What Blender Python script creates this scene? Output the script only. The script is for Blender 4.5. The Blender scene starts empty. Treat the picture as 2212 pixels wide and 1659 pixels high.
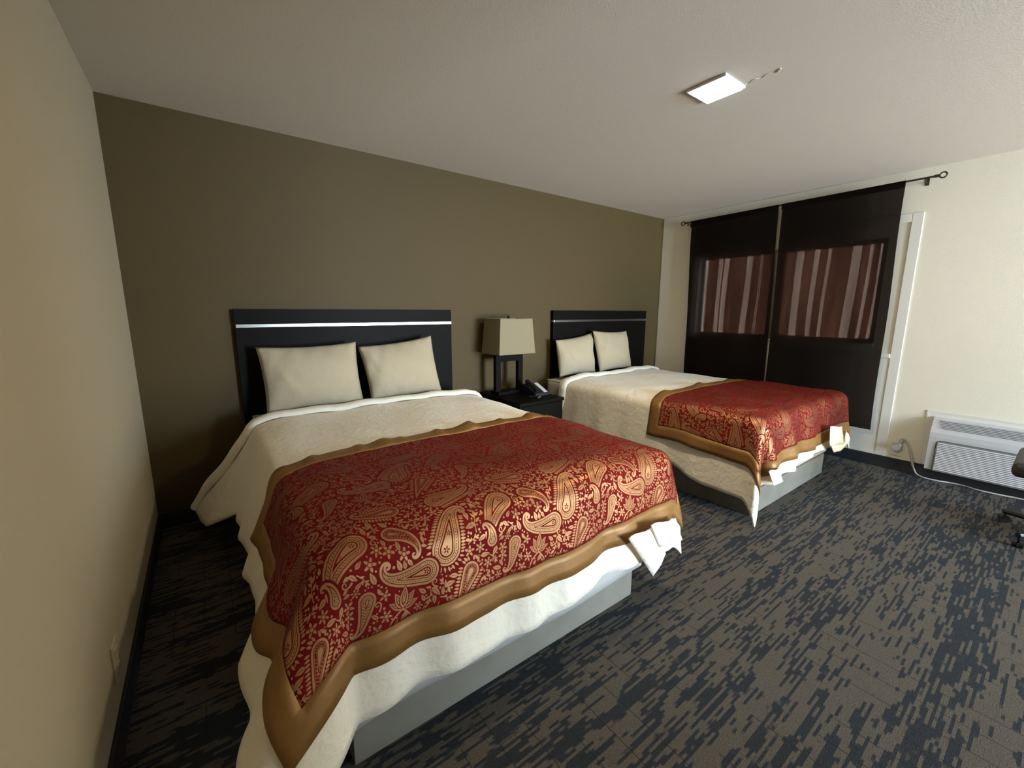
import bpy, bmesh, math, random
import numpy as np
from mathutils import Vector, Matrix

C = bpy.context.scene.collection
SC = bpy.context.scene
PI = math.pi

# ------------------------------------------------------------------ camera, exposure
CAM_LOC = (0.3292, -3.1924, 1.3328)
YAW, PITCH, ROLL, FPX = 36.5244, -9.9664, 0.1869, 898.4945
W, H = 4.9957, 2.44            # room width (x) and height
YR = -8.0                      # rear wall behind the camera

def make_camera():
    y, p, r = (math.radians(a) for a in (YAW, PITCH, ROLL))
    fw = Vector((math.sin(y)*math.cos(p), math.cos(y)*math.cos(p), math.sin(p)))
    rt = Vector((math.cos(y), -math.sin(y), 0)); up = rt.cross(fw)
    rt2 = rt*math.cos(r) + up*math.sin(r); up2 = -rt*math.sin(r) + up*math.cos(r)
    m = Matrix((rt2, up2, -fw)).transposed().to_4x4(); m.translation = CAM_LOC
    cd = bpy.data.cameras.new('camera'); cd.sensor_width = 36.0; cd.sensor_fit = 'HORIZONTAL'
    cd.lens = FPX*36.0/2212.0; cd.clip_start = .02
    o = bpy.data.objects.new('camera', cd); C.objects.link(o); o.matrix_world = m
    SC.camera = o
make_camera()
SC.view_settings.view_transform = 'Standard'; SC.view_settings.look = 'None'
SC.view_settings.exposure = 0.0; SC.view_settings.gamma = 1.0; SC.view_settings.use_curve_mapping = False
SC.cycles.max_bounces = 10; SC.cycles.diffuse_bounces = 6; SC.cycles.transparent_max_bounces = 24
SC.cycles.sample_clamp_indirect = 6.0

# ------------------------------------------------------------------ world and lights
wd = bpy.data.worlds.new('sky'); SC.world = wd; wd.use_nodes = True
bgn = wd.node_tree.nodes['Background']
bgn.inputs[0].default_value = (.78, .90, 1.0, 1); bgn.inputs[1].default_value = 12.0

def area(name, loc, target, sx, sy, power, col, spread=180):
    l = bpy.data.lights.new(name, 'AREA'); l.shape = 'RECTANGLE'; l.size = sx; l.size_y = sy
    l.energy = power; l.color = col; l.spread = math.radians(spread)
    o = bpy.data.objects.new(name, l); C.objects.link(o); o.location = loc
    o.rotation_euler = (Vector(target)-Vector(loc)).to_track_quat('-Z', 'Y').to_euler()
    return o
# assumed daylight: sky and ground area lights outside an added, unseen rear doorway
area('assumed_sky_light', (3.75, YR-.25, 1.40), (3.2, -2.0, .3), 1.6, 1.8, 490, (.46, .72, 1.0), 150)
area('assumed_ground_light', (3.75, YR-.25, .10), (3.7, -3.0, 2.4), 1.6, 1.0, 240, (1.0, .80, .52), 130)
for nm, loc, tgt, sx, sy in (('assumed_doorway_portal', (3.75, YR-.2, 1.05), (3.75, 0, 1.05), 1.6, 2.1), ('window_portal', (W+.16, -1.325, 1.5), (0, -1.325, 1.5), 1.65, .88)):  # light portals: one at the assumed doorway, one at the curtained window
    pt = area(nm, loc, tgt, sx, sy, 1, (1, 1, 1)); pt.data.cycles.is_portal = True
# the square lamp in the ceiling
area('ceiling_lamp_light', (2.526, -1.938, H-.024), (2.526, -1.938, 0), .165, .17, 22, (1.0, .83, .56))

# ------------------------------------------------------------------ materials
def mat(name, col, rough=.6, metal=0.0, spec=.5, bump=None, var=None, sheen=0.0):
    m = bpy.data.materials.new(name); m.use_nodes = True; nt = m.node_tree; b = nt.nodes['Principled BSDF']
    b.inputs['Base Color'].default_value = (*col, 1); b.inputs['Roughness'].default_value = rough
    b.inputs['Metallic'].default_value = metal; b.inputs['Specular IOR Level'].default_value = spec
    if sheen: b.inputs['Sheen Weight'].default_value = sheen
    tc = nt.nodes.new('ShaderNodeTexCoord')
    if var:                                   # (scale, amount, stretch): gentle mottling of the colour itself
        n = nt.nodes.new('ShaderNodeTexNoise'); n.inputs['Scale'].default_value = var[0]; n.inputs['Detail'].default_value = 4
        mp = nt.nodes.new('ShaderNodeMapping'); mp.inputs['Scale'].default_value = var[2] if len(var) > 2 else (1, 1, 1)
        nt.links.new(tc.outputs['Object'], mp.inputs[0]); nt.links.new(mp.outputs[0], n.inputs['Vector'])
        mx = nt.nodes.new('ShaderNodeMix'); mx.data_type = 'RGBA'
        lo = [c*(1-var[1]) for c in col]; hi = [min(1, c*(1+var[1])) for c in col]
        mx.inputs[6].default_value = (*lo, 1); mx.inputs[7].default_value = (*hi, 1)
        nt.links.new(n.outputs['Fac'], mx.inputs[0]); nt.links.new(mx.outputs[2], b.inputs['Base Color'])
    if bump:                                  # (scale, strength, distance)
        n = nt.nodes.new('ShaderNodeTexNoise'); n.inputs['Scale'].default_value = bump[0]; n.inputs['Detail'].default_value = 5
        nt.links.new(tc.outputs['Object'], n.inputs['Vector'])
        bp = nt.nodes.new('ShaderNodeBump'); bp.inputs['Strength'].default_value = bump[1]; bp.inputs['Distance'].default_value = bump[2]
        nt.links.new(n.outputs['Fac'], bp.inputs['Height']); nt.links.new(bp.outputs[0], b.inputs['Normal'])
    return m

M = {}
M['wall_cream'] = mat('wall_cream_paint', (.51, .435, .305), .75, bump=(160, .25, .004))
M['wall_cream_lit'] = mat('wall_cream_lit_paint', (.80, .745, .615), .75, bump=(160, .25, .004))  # lightened wall cream: part of the right wall's daylight put into its colour
M['wall_olive'] = mat('wall_olive_paint', (.077, .0515, .0190), .62, spec=.2, bump=(160, .2, .004))
M['ceiling'] = mat('ceiling_paint', (.60, .555, .49), .85, bump=(120, .3, .004))
M['trim'] = mat('trim_white_paint', (.74, .72, .66), .45)
M['base'] = mat('baseboard_vinyl', (.018, .020, .026), .5)
M['espresso'] = mat('espresso_wood', (.0050, .0040, .0030), .5, spec=.06, var=(9, .35, (1, 1, 12)))
M['chrome'] = mat('brushed_chrome', (.46, .45, .43), .28, 1.0)
M['steel'] = mat('dull_steel', (.45, .44, .42), .35, 1.0)
M['blackplastic'] = mat('black_plastic', (.010, .010, .011), .4)
M['blackmetal'] = mat('black_metal', (.012, .011, .010), .4)
M['bronze'] = mat('bronze_metal', (.055, .040, .028), .4, .6)
M['shade'] = mat('linen_shade', (.23, .19, .115), .85, bump=(500, .15, .001), var=(220, .08))
M['white'] = mat('white_plastic', (.72, .70, .66), .4)
M['acbody'] = mat('ac_plastic', (.50, .50, .51), .42)
M['acdark'] = mat('ac_grille_grey', (.20, .20, .205), .5)
M['cord'] = mat('grey_cord', (.42, .40, .38), .5)
M['boxfab'] = mat('box_spring_fabric', (.40, .37, .31), .85, bump=(300, .3, .002), var=(18, .10))
M['basepanel'] = mat('bed_base_vinyl', (.165, .154, .128), .6, var=(6, .32, (1, 1, 1.6)), bump=(40, .12, .003))
M['mattress'] = mat('mattress_ticking', (.62, .59, .53), .85)
M['sheet'] = mat('cover_sheet', (.40, .395, .375), .85, bump=(30, .2, .006))
M['pillow'] = mat('pillow_cotton', (.385, .315, .21), .85, bump=(26, .35, .010), sheen=.15)
M['seatfab'] = mat('brown_leatherette', (.022, .017, .013), .5)
M['display'] = mat('phone_card', (.55, .55, .55), .3)
M['darkhole'] = mat('socket_dark', (.02, .02, .02), .7)

def duvet_material():
    m = mat('duvet_cotton', (.86, .79, .655), .88, sheen=.2)
    nt = m.node_tree; b = nt.nodes['Principled BSDF']; tc = nt.nodes.new('ShaderNodeTexCoord')
    # woven damask: soft crinkles plus small leafy relief
    v = nt.nodes.new('ShaderNodeTexVoronoi'); v.feature = 'SMOOTH_F1'; v.inputs['Scale'].default_value = 34
    n1 = nt.nodes.new('ShaderNodeTexNoise'); n1.inputs['Scale'].default_value = 16; n1.inputs['Detail'].default_value = 6; n1.inputs['Distortion'].default_value = .8
    n2 = nt.nodes.new('ShaderNodeTexNoise'); n2.inputs['Scale'].default_value = 70; n2.inputs['Detail'].default_value = 3
    for n in (v, n1, n2): nt.links.new(tc.outputs['Object'], n.inputs['Vector'])
    a = nt.nodes.new('ShaderNodeMath'); a.operation = 'MULTIPLY_ADD'; a.inputs[1].default_value = .35
    nt.links.new(v.outputs['Distance'], a.inputs[0]); nt.links.new(n1.outputs['Fac'], a.inputs[2])
    a2 = nt.nodes.new('ShaderNodeMath'); a2.operation = 'MULTIPLY_ADD'; a2.inputs[1].default_value = .22
    nt.links.new(n2.outputs['Fac'], a2.inputs[0]); nt.links.new(a.outputs[0], a2.inputs[2])
    bp = nt.nodes.new('ShaderNodeBump'); bp.inputs['Strength'].default_value = .55; bp.inputs['Distance'].default_value = .012
    nt.links.new(a2.outputs[0], bp.inputs['Height']); nt.links.new(bp.outputs[0], b.inputs['Normal'])
    return m
M['duvet'] = duvet_material()
def satin_material():
    m = mat('gold_satin_border', (.265, .126, .031), .50, .28, var=(14, .10, (1, 1, 6)), bump=(30, .18, .008))
    return m
M['satin'] = satin_material()

def paisley_mask(TW=0.50,TH=0.44,PX=1024):
    PY=int(round(PX*TH/TW)); px=TW/PX
    M=np.zeros((PY,PX),np.float32); OCC=np.full((PY,PX),9.0,np.float32)
    def window(cx,cy,ext):
        n=int(ext/px)+2; i0=int(cx/px); j0=int(cy/px)
        ii=np.arange(i0-n,i0+n+1); jj=np.arange(j0-n,j0+n+1)
        X,Y=np.meshgrid((ii+.5)*px,(jj+.5)*px)
        return np.ix_(jj%PY,ii%PX),X,Y
    def cov(d): return np.clip(.5-d/px,0,1)
    def put(ix,c,val):
        M[ix]=M[ix]*(1-c)+val*c
    def occ(ix,d): OCC[ix]=np.minimum(OCC[ix],d)
    def spine_sdf(X,Y,pts,rad):
        D=np.full(X.shape,9.,np.float32); T=np.zeros(X.shape,np.float32); S=np.zeros(X.shape,np.float32)
        acc=0; 
        for k,(q,r) in enumerate(zip(pts,rad)):
            if k: acc+=math.hypot(q[0]-pts[k-1][0],q[1]-pts[k-1][1])
            d=np.hypot(X-q[0],Y-q[1])-r
            m=d<D; D[m]=d[m]; T[m]=acc
            a=np.arctan2(Y-q[1],X-q[0]); S[m]=a[m]
        return D,T,S
    def paisley(cx,cy,R,L,h0,bend,p=2.2,curl=0,mir=1,style=0,fringe=True,tail=.16):
        N=110; pts=[]; rad=[]; x,y,h=cx,cy,math.radians(h0); st=L/N
        for k in range(N):
            t=k/(N-1)
            pts.append((x,y)); rad.append(R*((1-t)**1.15*(1-tail)+tail*(1-.55*t)))
            hh=h+math.radians(bend)*t**p*mir+math.radians(curl)*t**7*mir
            x+=math.cos(hh)*st; y+=math.sin(hh)*st
        mx=sum(q[0] for q in pts)/N; my=sum(q[1] for q in pts)/N
        ext=max(math.hypot(q[0]-mx,q[1]-my)+r for q,r in zip(pts,rad))+.03
        ix,X,Y=window(mx,my,ext)
        D,T,S=spine_sdf(X,Y,pts,rad)
        # arc coordinate round the outline
        A=np.where(T<R*.25, S*R*.75, T+ (np.sin(S-math.radians(h0))>0)*.5)
        occ(ix,D-.004)
        put(ix,cov(D-.007),0)              # clear ground around
        put(ix,cov(D),1)
        ring=np.abs(D+.0075)-.0012; put(ix,cov(ring),0)
        # dots in the band
        sp=.0085; f=((A/sp)%1-.5)*sp
        if style in (0,2):
            band=np.abs(D+.0135)-.0034; 
            if style==2:
                put(ix,cov(band),0)
                put(ix,cov(np.hypot(f,D+.0135)-.0016),1)
            else:
                put(ix,cov(np.hypot(f,D+.0135)-.0017),0)
        else:
            g=f+ (D+.0135)*.9; put(ix,cov(np.maximum(np.abs(g)-.0012,np.abs(D+.0135)-.0036)),0)
        ring=np.abs(D+.0195)-.0011; put(ix,cov(ring),0)
        inn=-D-.022
        if R>.03:
            put(ix,cov(np.abs(D+.0265)-.0022),0)
            # inner flowers
            for k,(fx,fy,fr) in enumerate([(0,0,R*.24)]+[(L*.22,0,R*.17),(L*.36,0,R*.11)]):
                a=math.radians(h0); qx=cx+math.cos(a)*fx; qy=cy+math.sin(a)*fx
                rr=np.hypot(X-qx,Y-qy); th=np.arctan2(Y-qy,X-qx)
                d=rr-fr*(.62+.38*np.cos(5*th)); put(ix,cov(np.maximum(d,D+.03)),0)
                put(ix,cov(rr-fr*.25),1)
        if fringe:
            out=[]; hd=math.radians(h0)
            for k in range(14): out.append((cx+math.cos(hd+math.pi/2+math.pi*k/13)*R,cy+math.sin(hd+math.pi/2+math.pi*k/13)*R,hd+math.pi/2+math.pi*k/13))
            left=[];right=[]
            for k in range(1,int(N*.6)):
                q,r=pts[k],rad[k]; n=math.atan2(pts[k+1][1]-pts[k-1][1],pts[k+1][0]-pts[k-1][0])+math.pi/2
                left.append((q[0]+math.cos(n)*r,q[1]+math.sin(n)*r,n)); right.append((q[0]-math.cos(n)*r,q[1]-math.sin(n)*r,n+math.pi))
            path=left[::-1]+out+right; last=None; i=0
            for X0,Y0,n in path:
                if last is None or math.hypot(X0-last[0],Y0-last[1])>.0088:
                    last=(X0,Y0); i+=1
                    b=n+(.35 if i<len(path) else 0)
                    leaf(X0+math.cos(b)*.0125,Y0+math.sin(b)*.0125,b,.0085,.0034)
    def leaf(cx,cy,a,l,w,val=1):
        ix,X,Y=window(cx,cy,l*1.3+.005); c,s=math.cos(a),math.sin(a)
        u=(X-cx)*c+(Y-cy)*s; v=-(X-cx)*s+(Y-cy)*c
        t=np.clip((u+l)/(2*l),0,1); wid=w*np.sin(np.pi*t**.75)+1e-4
        d=np.maximum(np.abs(v)-wid,np.abs(u)-l); put(ix,cov(d),val); occ(ix,np.hypot(u/l,v/w)*w-w)
        if val and l>.011:
            put(ix,cov(np.maximum(np.abs(v)-.0007,np.abs(u)-l*.6)),0)
    def stroke(pts,w):
        mx=sum(q[0] for q in pts)/len(pts); my=sum(q[1] for q in pts)/len(pts)
        ext=max(math.hypot(q[0]-mx,q[1]-my) for q in pts)+w+.004
        ix,X,Y=window(mx,my,ext); D,_,_=spine_sdf(X,Y,pts,[w*(1-.5*k/len(pts)) for k in range(len(pts))])
        put(ix,cov(D),1); occ(ix,D)
    def sprig(cx,cy,a,sz):
        c,s=math.cos(a),math.sin(a)
        stroke([(cx+c*sz*(k/60-.5)*1.6-s*sz*.12*math.sin(k/18),cy+s*sz*(k/60-.5)*1.6+c*sz*.12*math.sin(k/18)) for k in range(61)],.0016)
        for u,sg in ((-.25,1),(.05,-1),(.3,1),(.45,-1)):
            b=a+sg*.75; leaf(cx+c*sz*u*1.5+math.cos(b)*sz*.34,cy+s*sz*u*1.5+math.sin(b)*sz*.34,b,sz*.33,sz*.13)
        leaf(cx+c*sz*1.05,cy+s*sz*1.05,a,sz*.34,sz*.15)
    def flower(cx,cy,r,n=5,a0=0.):
        ix,X,Y=window(cx,cy,r*1.2+.004); rr=np.hypot(X-cx,Y-cy); th=np.arctan2(Y-cy,X-cx)+a0
        d=rr-r*(.66+.34*np.cos(n*th)); put(ix,cov(d-.003),0); put(ix,cov(d),1); occ(ix,rr-r)
        put(ix,cov(np.abs(rr-r*.34)-.0011),0); put(ix,cov(np.maximum(np.abs(np.sin(n*th/1.0))*rr-.0009,np.maximum(rr-r*.75,r*.4-rr))*1.0),0)
    def curl(cx,cy,a,sz,sg=1):
        pts=[]; x,y=cx,cy
        for k in range(110):
            t=k/109; h=a+sg*t*t*6.2; pts.append((x,y)); x+=math.cos(h)*sz*.03; y+=math.sin(h)*sz*.03
        stroke(pts,.0026)
    def dot(cx,cy,r):
        ix,X,Y=window(cx,cy,r+.004); d=np.hypot(X-cx,Y-cy)-r; put(ix,cov(d),1); occ(ix,d)
    def lotus(cx,cy,a,sz):
        for k in (2,-2,1,-1,0):
            b=a+k*.55; l=sz*(1-.12*abs(k)); x=cx+math.cos(b)*l*.55; y=cy+math.sin(b)*l*.55
            leaf(x,y,b,l*.56,l*.24,0); leaf(x,y,b,l*.5,l*.2,1); leaf(x,y,b,l*.38,l*.125,0); leaf(x,y,b,l*.3,l*.075,1)
        curl(cx,cy,a+2.2,sz*.8,1); curl(cx,cy,a-2.2,sz*.8,-1)
    ox,oy=.10,.25
    # main band
    paisley(ox-.02,oy-.045,.047,.20,66,-40,2.0,-330,1,0,True)          # A
    paisley(ox+.225,oy+.055,.042,.215,212,60,1.3,330,1,1,False)        # B
    paisley(ox+.145,oy-.065,.019,.085,78,120,1.6,200,1,0,False)        # small C
    paisley(ox+.335,oy+.052,.026,.14,330,-70,1.4,-300,1,2,False)       # D
    # lower band
    paisley(ox+.055,oy-.135,.029,.15,235,8,2,0,1,2,True,.06)           # E long drop
    paisley(ox+.235,oy-.10,.024,.13,255,-25,2,-320,1,1,False)          # G loop
    paisley(ox+.41,oy-.085,.038,.19,180,-60,1.6,-330,1,0,False)       # H
    lotus(ox+.33,oy-.165,1.35,.062)
    lotus(ox+.16,oy+.155,4.4,.05)
    # upper band
    paisley(ox+.02,oy+.135,.034,.20,8,20,2,330,1,1,True)
    paisley(ox+.37,oy+.15,.03,.15,170,-30,2,-300,1,2,True)
    sprig(ox+.098,oy+.0,1.25,.032)
    rng=np.random.RandomState(5)
    for kind,tries in (('sprig',500),('flower',700),('curl',700),('leaf',2600),('dot',3000)):
        for _ in range(tries):
            x,y=rng.rand()*TW,rng.rand()*TH; a=rng.rand()*6.283
            o=OCC[int(y/px)%PY,int(x/px)%PX]
            if kind=='sprig' and o>.030: sprig(x,y,a,.021)
            elif kind=='flower' and o>.014: flower(x,y,min(.018,o*.95),5+rng.randint(2),a)
            elif kind=='curl' and o>.013: curl(x-math.cos(a)*.008,y-math.sin(a)*.008,a,.016,1 if rng.rand()>.5 else -1)
            elif kind=='leaf' and o>.0058: leaf(x,y,a,min(.018,o*1.5),min(.0075,o*.7))
            elif kind=='dot' and o>.0032: dot(x,y,min(.0036,o*.7))
    return np.clip(M,0,1)
def paisley_material():
    mk = paisley_mask()
    h, w = mk.shape
    px = np.ones((h, w, 4), np.float32); px[..., :3] = mk[..., None]
    im = bpy.data.images.new('paisley_weave', w, h, alpha=False, float_buffer=False)
    im.colorspace_settings.name = 'Non-Color'
    im.pixels.foreach_set(px.ravel()); im.update(); im.pack()
    m = bpy.data.materials.new('paisley_jacquard'); m.use_nodes = True; nt = m.node_tree; nd = nt.nodes
    b = nd['Principled BSDF']; out = nd['Material Output']
    tc = nd.new('ShaderNodeTexCoord'); mp = nd.new('ShaderNodeMapping')
    mp.inputs['Scale'].default_value = (1/.50, 1/.44, 1); mp.inputs['Location'].default_value = (-.28/.50, .17/.44, 0)
    nt.links.new(tc.outputs['UV'], mp.inputs[0])
    t = nd.new('ShaderNodeTexImage'); t.image = im; t.extension = 'REPEAT'; nt.links.new(mp.outputs[0], t.inputs[0])
    nz = nd.new('ShaderNodeTexNoise'); nz.inputs['Scale'].default_value = 900; nt.links.new(tc.outputs['UV'], nz.inputs['Vector'])
    # ground: burgundy velvet;  figure: gold satin thread floating over it
    b.inputs['Base Color'].default_value = (.165, .0075, .0075, 1); b.inputs['Roughness'].default_value = .75
    b.inputs['Specular IOR Level'].default_value = .06
    g = nd.new('ShaderNodeBsdfPrincipled'); g.inputs['Roughness'].default_value = .50; g.inputs['Metallic'].default_value = .55
    # shot weave: the gold weft lies between burgundy warp, so at a flat angle the warp covers more of it
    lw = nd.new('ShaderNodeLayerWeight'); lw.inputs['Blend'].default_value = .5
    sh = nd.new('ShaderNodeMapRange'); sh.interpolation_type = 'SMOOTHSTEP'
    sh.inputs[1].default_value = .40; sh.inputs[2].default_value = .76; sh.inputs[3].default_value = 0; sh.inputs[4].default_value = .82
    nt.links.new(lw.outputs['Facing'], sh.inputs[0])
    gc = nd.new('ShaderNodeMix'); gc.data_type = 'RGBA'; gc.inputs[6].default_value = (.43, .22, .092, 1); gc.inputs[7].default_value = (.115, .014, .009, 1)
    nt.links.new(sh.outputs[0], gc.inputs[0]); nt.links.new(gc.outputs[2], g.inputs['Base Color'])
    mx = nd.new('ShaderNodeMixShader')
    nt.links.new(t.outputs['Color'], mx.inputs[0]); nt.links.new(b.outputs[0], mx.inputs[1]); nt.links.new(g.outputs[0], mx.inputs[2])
    bp = nd.new('ShaderNodeBump'); bp.inputs['Strength'].default_value = .25; bp.inputs['Distance'].default_value = .0015
    ad = nd.new('ShaderNodeMath'); ad.operation = 'MULTIPLY_ADD'; ad.inputs[1].default_value = .25
    nt.links.new(nz.outputs['Fac'], ad.inputs[0]); nt.links.new(t.outputs['Color'], ad.inputs[2])
    nt.links.new(ad.outputs[0], bp.inputs['Height']); nt.links.new(bp.outputs[0], b.inputs['Normal'])
    nt.links.new(mx.outputs[0], out.inputs[0])
    return m
M['paisley'] = paisley_material()

def carpet_material():
    m = bpy.data.materials.new('streaked_carpet'); m.use_nodes = True; nt = m.node_tree; nd = nt.nodes; L = nt.links
    b = nd['Principled BSDF']; b.inputs['Roughness'].default_value = .95; b.inputs['Specular IOR Level'].default_value = .1
    tc = nd.new('ShaderNodeTexCoord'); sp = nd.new('ShaderNodeSeparateXYZ'); L.new(tc.outputs['Object'], sp.inputs[0])
    def mth(op, *a):
        n = nd.new('ShaderNodeMath'); n.operation = op
        for i, v in enumerate(a):
            if isinstance(v, (int, float)): n.inputs[i].default_value = v
            else: L.new(v, n.inputs[i])
        return n.outputs[0]
    def noise(x, y, detail=0, sc=1.0, z=0.0):
        c = nd.new('ShaderNodeCombineXYZ'); L.new(x, c.inputs[0]); L.new(y, c.inputs[1]); c.inputs[2].default_value = z
        n = nd.new('ShaderNodeTexNoise'); n.inputs['Scale'].default_value = sc; n.inputs['Detail'].default_value = detail
        L.new(c.outputs[0], n.inputs['Vector']); return n.outputs['Fac']
    x, y = sp.outputs[0], sp.outputs[1]
    row = mth('FLOOR', mth('DIVIDE', y, .0088))
    rx = mth('MULTIPLY', row, 7.37)
    # stepped ends of the yarn: x is quantised a little, with its own phase in each row
    xq = mth('MULTIPLY', mth('FLOOR', mth('DIVIDE', x, .006)), .006)
    streak = noise(mth('MULTIPLY', xq, 6.5), rx)
    streak2 = noise(mth('MULTIPLY', xq, 17.0), rx, z=4.0)
    pair = noise(mth('MULTIPLY', xq, 3.2), mth('MULTIPLY', mth('FLOOR', mth('DIVIDE', y, .0264)), 5.1), z=9.0)
    field = noise(mth('MULTIPLY', x, .65), mth('MULTIPLY', y, 6.0), 2, z=2.0)
    s = mth('ADD', mth('MULTIPLY', streak, 1.1), mth('MULTIPLY', streak2, .55))
    s = mth('ADD', s, mth('MULTIPLY', pair, .45))
    s = mth('ADD', s, mth('MULTIPLY', field, .85))
    mask = nd.new('ShaderNodeMapRange'); mask.inputs[1].default_value = 1.425; mask.inputs[2].default_value = 1.465
    L.new(s, mask.inputs[0])
    pile = nd.new('ShaderNodeTexNoise'); pile.inputs['Scale'].default_value = 260; pile.inputs['Detail'].default_value = 2
    L.new(tc.outputs['Object'], pile.inputs['Vector'])
    # fine dark pick lines across the streaks, at uneven spacing
    cellx = mth('DIVIDE', x, .105); fx = mth('FRACT', cellx); band = mth('FLOOR', mth('DIVIDE', y, .16))
    pick = mth('LESS_THAN', fx, .030)
    gate = mth('GREATER_THAN', noise(mth('MULTIPLY', mth('FLOOR', cellx), 3.7), mth('MULTIPLY', band, 5.9), z=6.0), .47)
    pk = mth('MULTIPLY', mth('MULTIPLY', pick, gate), .75)
    mix = nd.new('ShaderNodeMix'); mix.data_type = 'RGBA'
    mix.inputs[6].default_value = (.030, .033, .038, 1); mix.inputs[7].default_value = (.098, .084, .068, 1)
    L.new(mask.outputs[0], mix.inputs[0])
    mix2 = nd.new('ShaderNodeMix'); mix2.data_type = 'RGBA'; mix2.inputs[7].default_value = (.020, .021, .024, 1)
    L.new(pk, mix2.inputs[0]); L.new(mix.outputs[2], mix2.inputs[6])
    mul = nd.new('ShaderNodeMix'); mul.data_type = 'RGBA'; mul.blend_type = 'MULTIPLY'; mul.inputs[0].default_value = 1.0
    pr = nd.new('ShaderNodeMapRange'); pr.inputs[1].default_value = .25; pr.inputs[2].default_value = .75; pr.inputs[3].default_value = .62; pr.inputs[4].default_value = 1.3
    L.new(pile.outputs['Fac'], pr.inputs[0]); L.new(mix2.outputs[2], mul.inputs[6]); L.new(pr.outputs[0], mul.inputs[7])
    L.new(mul.outputs[2], b.inputs['Base Color'])
    bp = nd.new('ShaderNodeBump'); bp.inputs['Strength'].default_value = .6; bp.inputs['Distance'].default_value = .004
    L.new(pile.outputs['Fac'], bp.inputs['Height']); L.new(bp.outputs[0], b.inputs['Normal'])
    return m
M['carpet'] = carpet_material()

def sheer_material(name, body, through, see, trans):
    # cloth that lets some light straight through (see) and scatters some (trans)
    m = bpy.data.materials.new(name); m.use_nodes = True; nt = m.node_tree; nd = nt.nodes; L = nt.links
    nd.remove(nd['Principled BSDF']); out = nd['Material Output']
    d = nd.new('ShaderNodeBsdfDiffuse'); d.inputs[0].default_value = (*body, 1)
    t = nd.new('ShaderNodeBsdfTranslucent'); t.inputs[0].default_value = (*through, 1)
    p = nd.new('ShaderNodeBsdfTransparent'); p.inputs[0].default_value = (*through, 1)
    a = nd.new('ShaderNodeMixShader'); a.inputs[0].default_value = trans; L.new(d.outputs[0], a.inputs[1]); L.new(t.outputs[0], a.inputs[2])
    tc = nd.new('ShaderNodeTexCoord'); n = nd.new('ShaderNodeTexNoise'); n.inputs['Scale'].default_value = 11; n.inputs['Detail'].default_value = 2
    mp = nd.new('ShaderNodeMapping'); mp.inputs['Scale'].default_value = (1, 1.5, .12); L.new(tc.outputs['Object'], mp.inputs[0]); L.new(mp.outputs[0], n.inputs['Vector'])
    mr = nd.new('ShaderNodeMapRange'); mr.inputs[1].default_value = .3; mr.inputs[2].default_value = .7; mr.inputs[3].default_value = see*.78; mr.inputs[4].default_value = see*1.22; L.new(n.outputs['Fac'], mr.inputs[0])
    q = nd.new('ShaderNodeMixShader'); L.new(mr.outputs[0], q.inputs[0]); L.new(a.outputs[0], q.inputs[1]); L.new(p.outputs[0], q.inputs[2])
    L.new(q.outputs[0], out.inputs[0])
    return m
M['curtain'] = sheer_material('dark_brown_curtain', (.0075, .0056, .0044), (.90, .70, .60), .037, .012)
M['drape'] = sheer_material('brown_voile', (.03, .014, .010), (.85, .62, .53), .52, .22)
def glass_material():
    m = bpy.data.materials.new('window_glass'); m.use_nodes = True; nt = m.node_tree; nd = nt.nodes; L = nt.links
    nd.remove(nd['Principled BSDF'])
    t = nd.new('ShaderNodeBsdfTransparent'); t.inputs[0].default_value = (.92, .95, .94, 1)
    g = nd.new('ShaderNodeBsdfGlossy'); g.inputs['Roughness'].default_value = .03
    f = nd.new('ShaderNodeFresnel'); f.inputs[0].default_value = 1.45
    x = nd.new('ShaderNodeMixShader'); L.new(f.outputs[0], x.inputs[0]); L.new(t.outputs[0], x.inputs[1]); L.new(g.outputs[0], x.inputs[2])
    L.new(x.outputs[0], nd['Material Output'].inputs[0]); return m
M['glass'] = glass_material()
def lamp_material():
    m = bpy.data.materials.new('lit_diffuser'); m.use_nodes = True; b = m.node_tree.nodes['Principled BSDF']
    b.inputs['Base Color'].default_value = (.8, .8, .8, 1); b.inputs['Emission Color'].default_value = (.93, .97, 1, 1); b.inputs['Emission Strength'].default_value = 22
    return m
M['lamp'] = lamp_material()

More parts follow.
